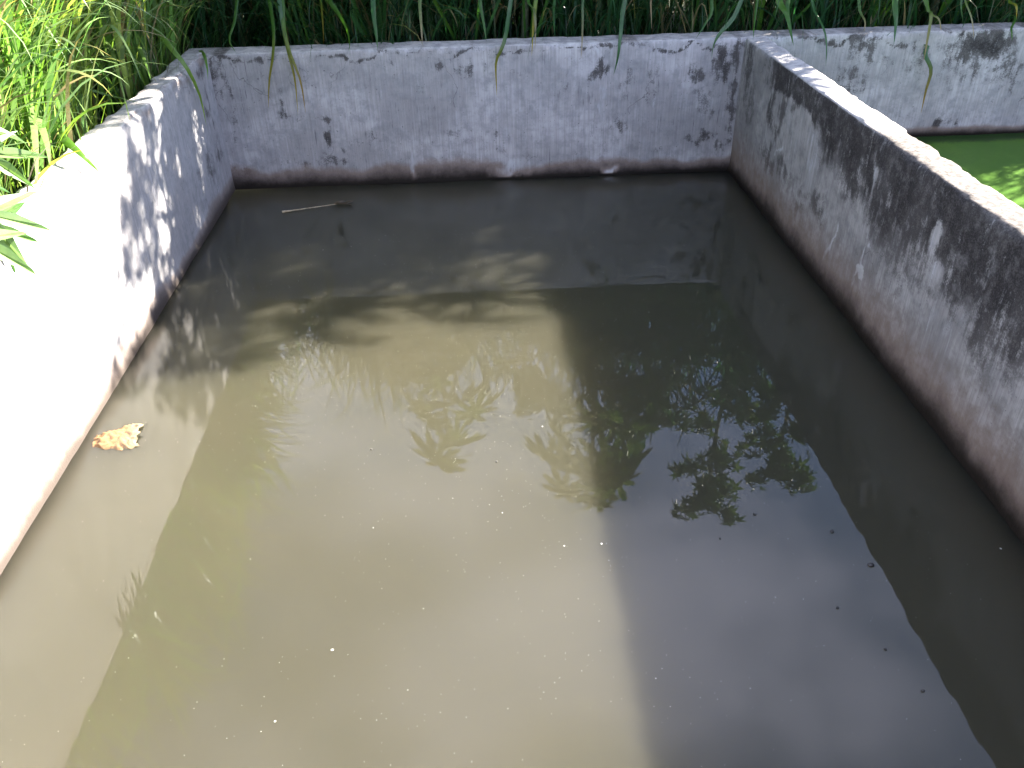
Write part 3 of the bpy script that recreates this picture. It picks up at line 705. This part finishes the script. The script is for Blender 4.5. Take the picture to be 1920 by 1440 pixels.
def straw():
    a = at(531, 397, 2, .006); b = at(580, 390, 2, .010); c = at(635, 382, 2, .006); d = at(668, 385, 2, .0)
    r = empty('dry_grass_stalk', tuple(a), 'dry straw-coloured grass stalk floating on dark water near the far wall', 'stalk')
    tube('stalk', [a, b, c], .0045, .0025, M_DRY, r, 6, 10, a)
    tube('stalk_knot', [a-np.array((.006, .004, 0)), a+np.array((.02, .005, .001)), a+np.array((.05, .01, .001))], .009, .005, M_DRY, r, 6, 5, a)
    for k in range(9):
        s = c+np.array((rng.uniform(-.06, .06), rng.uniform(-.015, .02), .001)); az = rng.normal(0, .5)
        e = s+np.array((math.cos(az)*.10, math.sin(az)*.05, rng.uniform(-.004, .006)))
        o = blade(r, [s, (s+e)/2+np.array((0, 0, .004)), e], .009, (.07, .045, .02), (.10, .06, .03), (0, 1, 0), tuple(a)); o.name = 'dead_leaf'
straw()
def pebble_me(name, seed, r, mat, flat=.5):
    n, mm = 10, 7; V = []; F = []
    for i in range(mm):
        th = math.pi*i/(mm-1)
        for j in range(n):
            ph = 2*math.pi*j/n; k = r*(1+.25*(float(fbm(np.array([math.cos(ph)*1.5+seed]), np.array([math.sin(ph)*1.5+th]), seed, 2)[0])-.5))
            V.append((k*1.25*math.sin(th)*math.cos(ph), k*math.sin(th)*math.sin(ph), k*flat*math.cos(th)))
    F = [(i*n+j, (i+1)*n+j, (i+1)*n+(j+1) % n, i*n+(j+1) % n) for i in range(mm-1) for j in range(n)]
    return mesh_np(name, V, F, mat)
SEED = [pebble_me('floating_seed', k, .010, M_BLACKSEED) for k in range(3)]
for k, (u, v, s, lab) in enumerate([
    (1633,1060,1.0,'largest dark seed floating near the reflected wall edge'), (1560,997,.7,'dark seed floating up-left of the largest dark seed'),
    (1415,965,.5,'small dark seed just right of the hanging shrub reflection'), (1570,1140,.5,'small dark seed floating below the largest dark seed'),
    (1660,1218,.45,'tiny dark seed between reflected wall edge and open sky reflection'), (1730,1296,.5,'tiny dark seed beside the jagged reflected edge near the bottom'),
    (1350,1010,.4,'tiny dark seed under the tip of the shrub reflection'), (696,843,.5,'single dark seed on the sunlit olive water'),
    (931,866,.5,'dark seed on sunlit water below the papaya reflection')]):
    p = at(u, v, 2, 0); o = link('floating_seed', SEED[k % 3]); o.location = (p[0], p[1], .002); o.scale = (s,)*3; o.rotation_euler = (0, 0, k*1.3)
    tag(o, lab, 'seed', 'dark seeds floating on the water')
mfl = Mat('pale_flake'); mfl.bs.inputs['Base Color'].default_value = (.55, .53, .48, 1); mfl.bs.inputs['Roughness'].default_value = .6
FL = [pebble_me('floating_flake', 10+k, .0032, mfl.m, .2) for k in range(3)]
for k, (u, v, s, lab) in enumerate([
    (623,1219,1.1,'largest pale flake floating low on the sunlit water'), (1128,1020,.9,'pale flake on the soft border between sunlit and shaded water'),
    (1058,1024,.7,'pale flake just left of the flake on the light border'), (1876,1029,1.0,'pale grey flake on the black water beside the right wall'),
    (516,1353,.8,'pale flake near the bottom of the sunlit water'), (1642-700,1072-110,.6,'small pale flake right of the papaya reflection'),
    (1017,800,.7,'pale flake left of the tall papaya reflection'), (700,990,.55,'small pale flake in the middle of the sunlit water')]):
    p = at(u, v, 2, 0); o = link('floating_flake', FL[k % 3]); o.location = (p[0], p[1], .0015); o.scale = (s,)*3; o.rotation_euler = (0, 0, k*1.7)
    tag(o, lab, 'flake', 'pale flakes floating on the water')
# dust of tiny white specks and bubbles
def specks():
    c = []
    while len(c) < 1400:
        x, y = rng.uniform(.1, 3.4), rng.uniform(-4.9, -.9)
        pr = .25+.75*math.exp(-((x-1.7)/.7)**2); pr *= .35+.65*float(fbm(np.array([x*3]), np.array([y*3]), 61, 3)[0] > .5)
        if rng.random() < pr: c.append((x, y))
    c = np.array(c); N = len(c); r = rng.uniform(.0004, .0010, N)*np.where(rng.random(N) < .07, 1.7, 1)
    k = 5; a = np.linspace(0, 2*np.pi, k, endpoint=False)
    ring = np.stack([c[:, 0:1]+r[:, None]*np.cos(a), c[:, 1:2]+r[:, None]*np.sin(a), np.full((N, k), .0004)], -1)
    top = np.stack([c[:, 0], c[:, 1], r*.9+.0004], -1)[:, None, :]
    V = np.concatenate([ring, top], 1).reshape(-1, 3); b = (np.arange(N)*(k+1))[:, None]; j = np.arange(k)[None, :]
    F = np.stack([b+j, b+(j+1) % k, b+np.full_like(j, k)], -1).reshape(-1, 3)
    tag(link('floating_specks', mesh_np('floating_specks', V, F, mfl.m)), 'fine scatter of tiny white specks floating on the murky water', 'specks', kind='stuff')
specks()
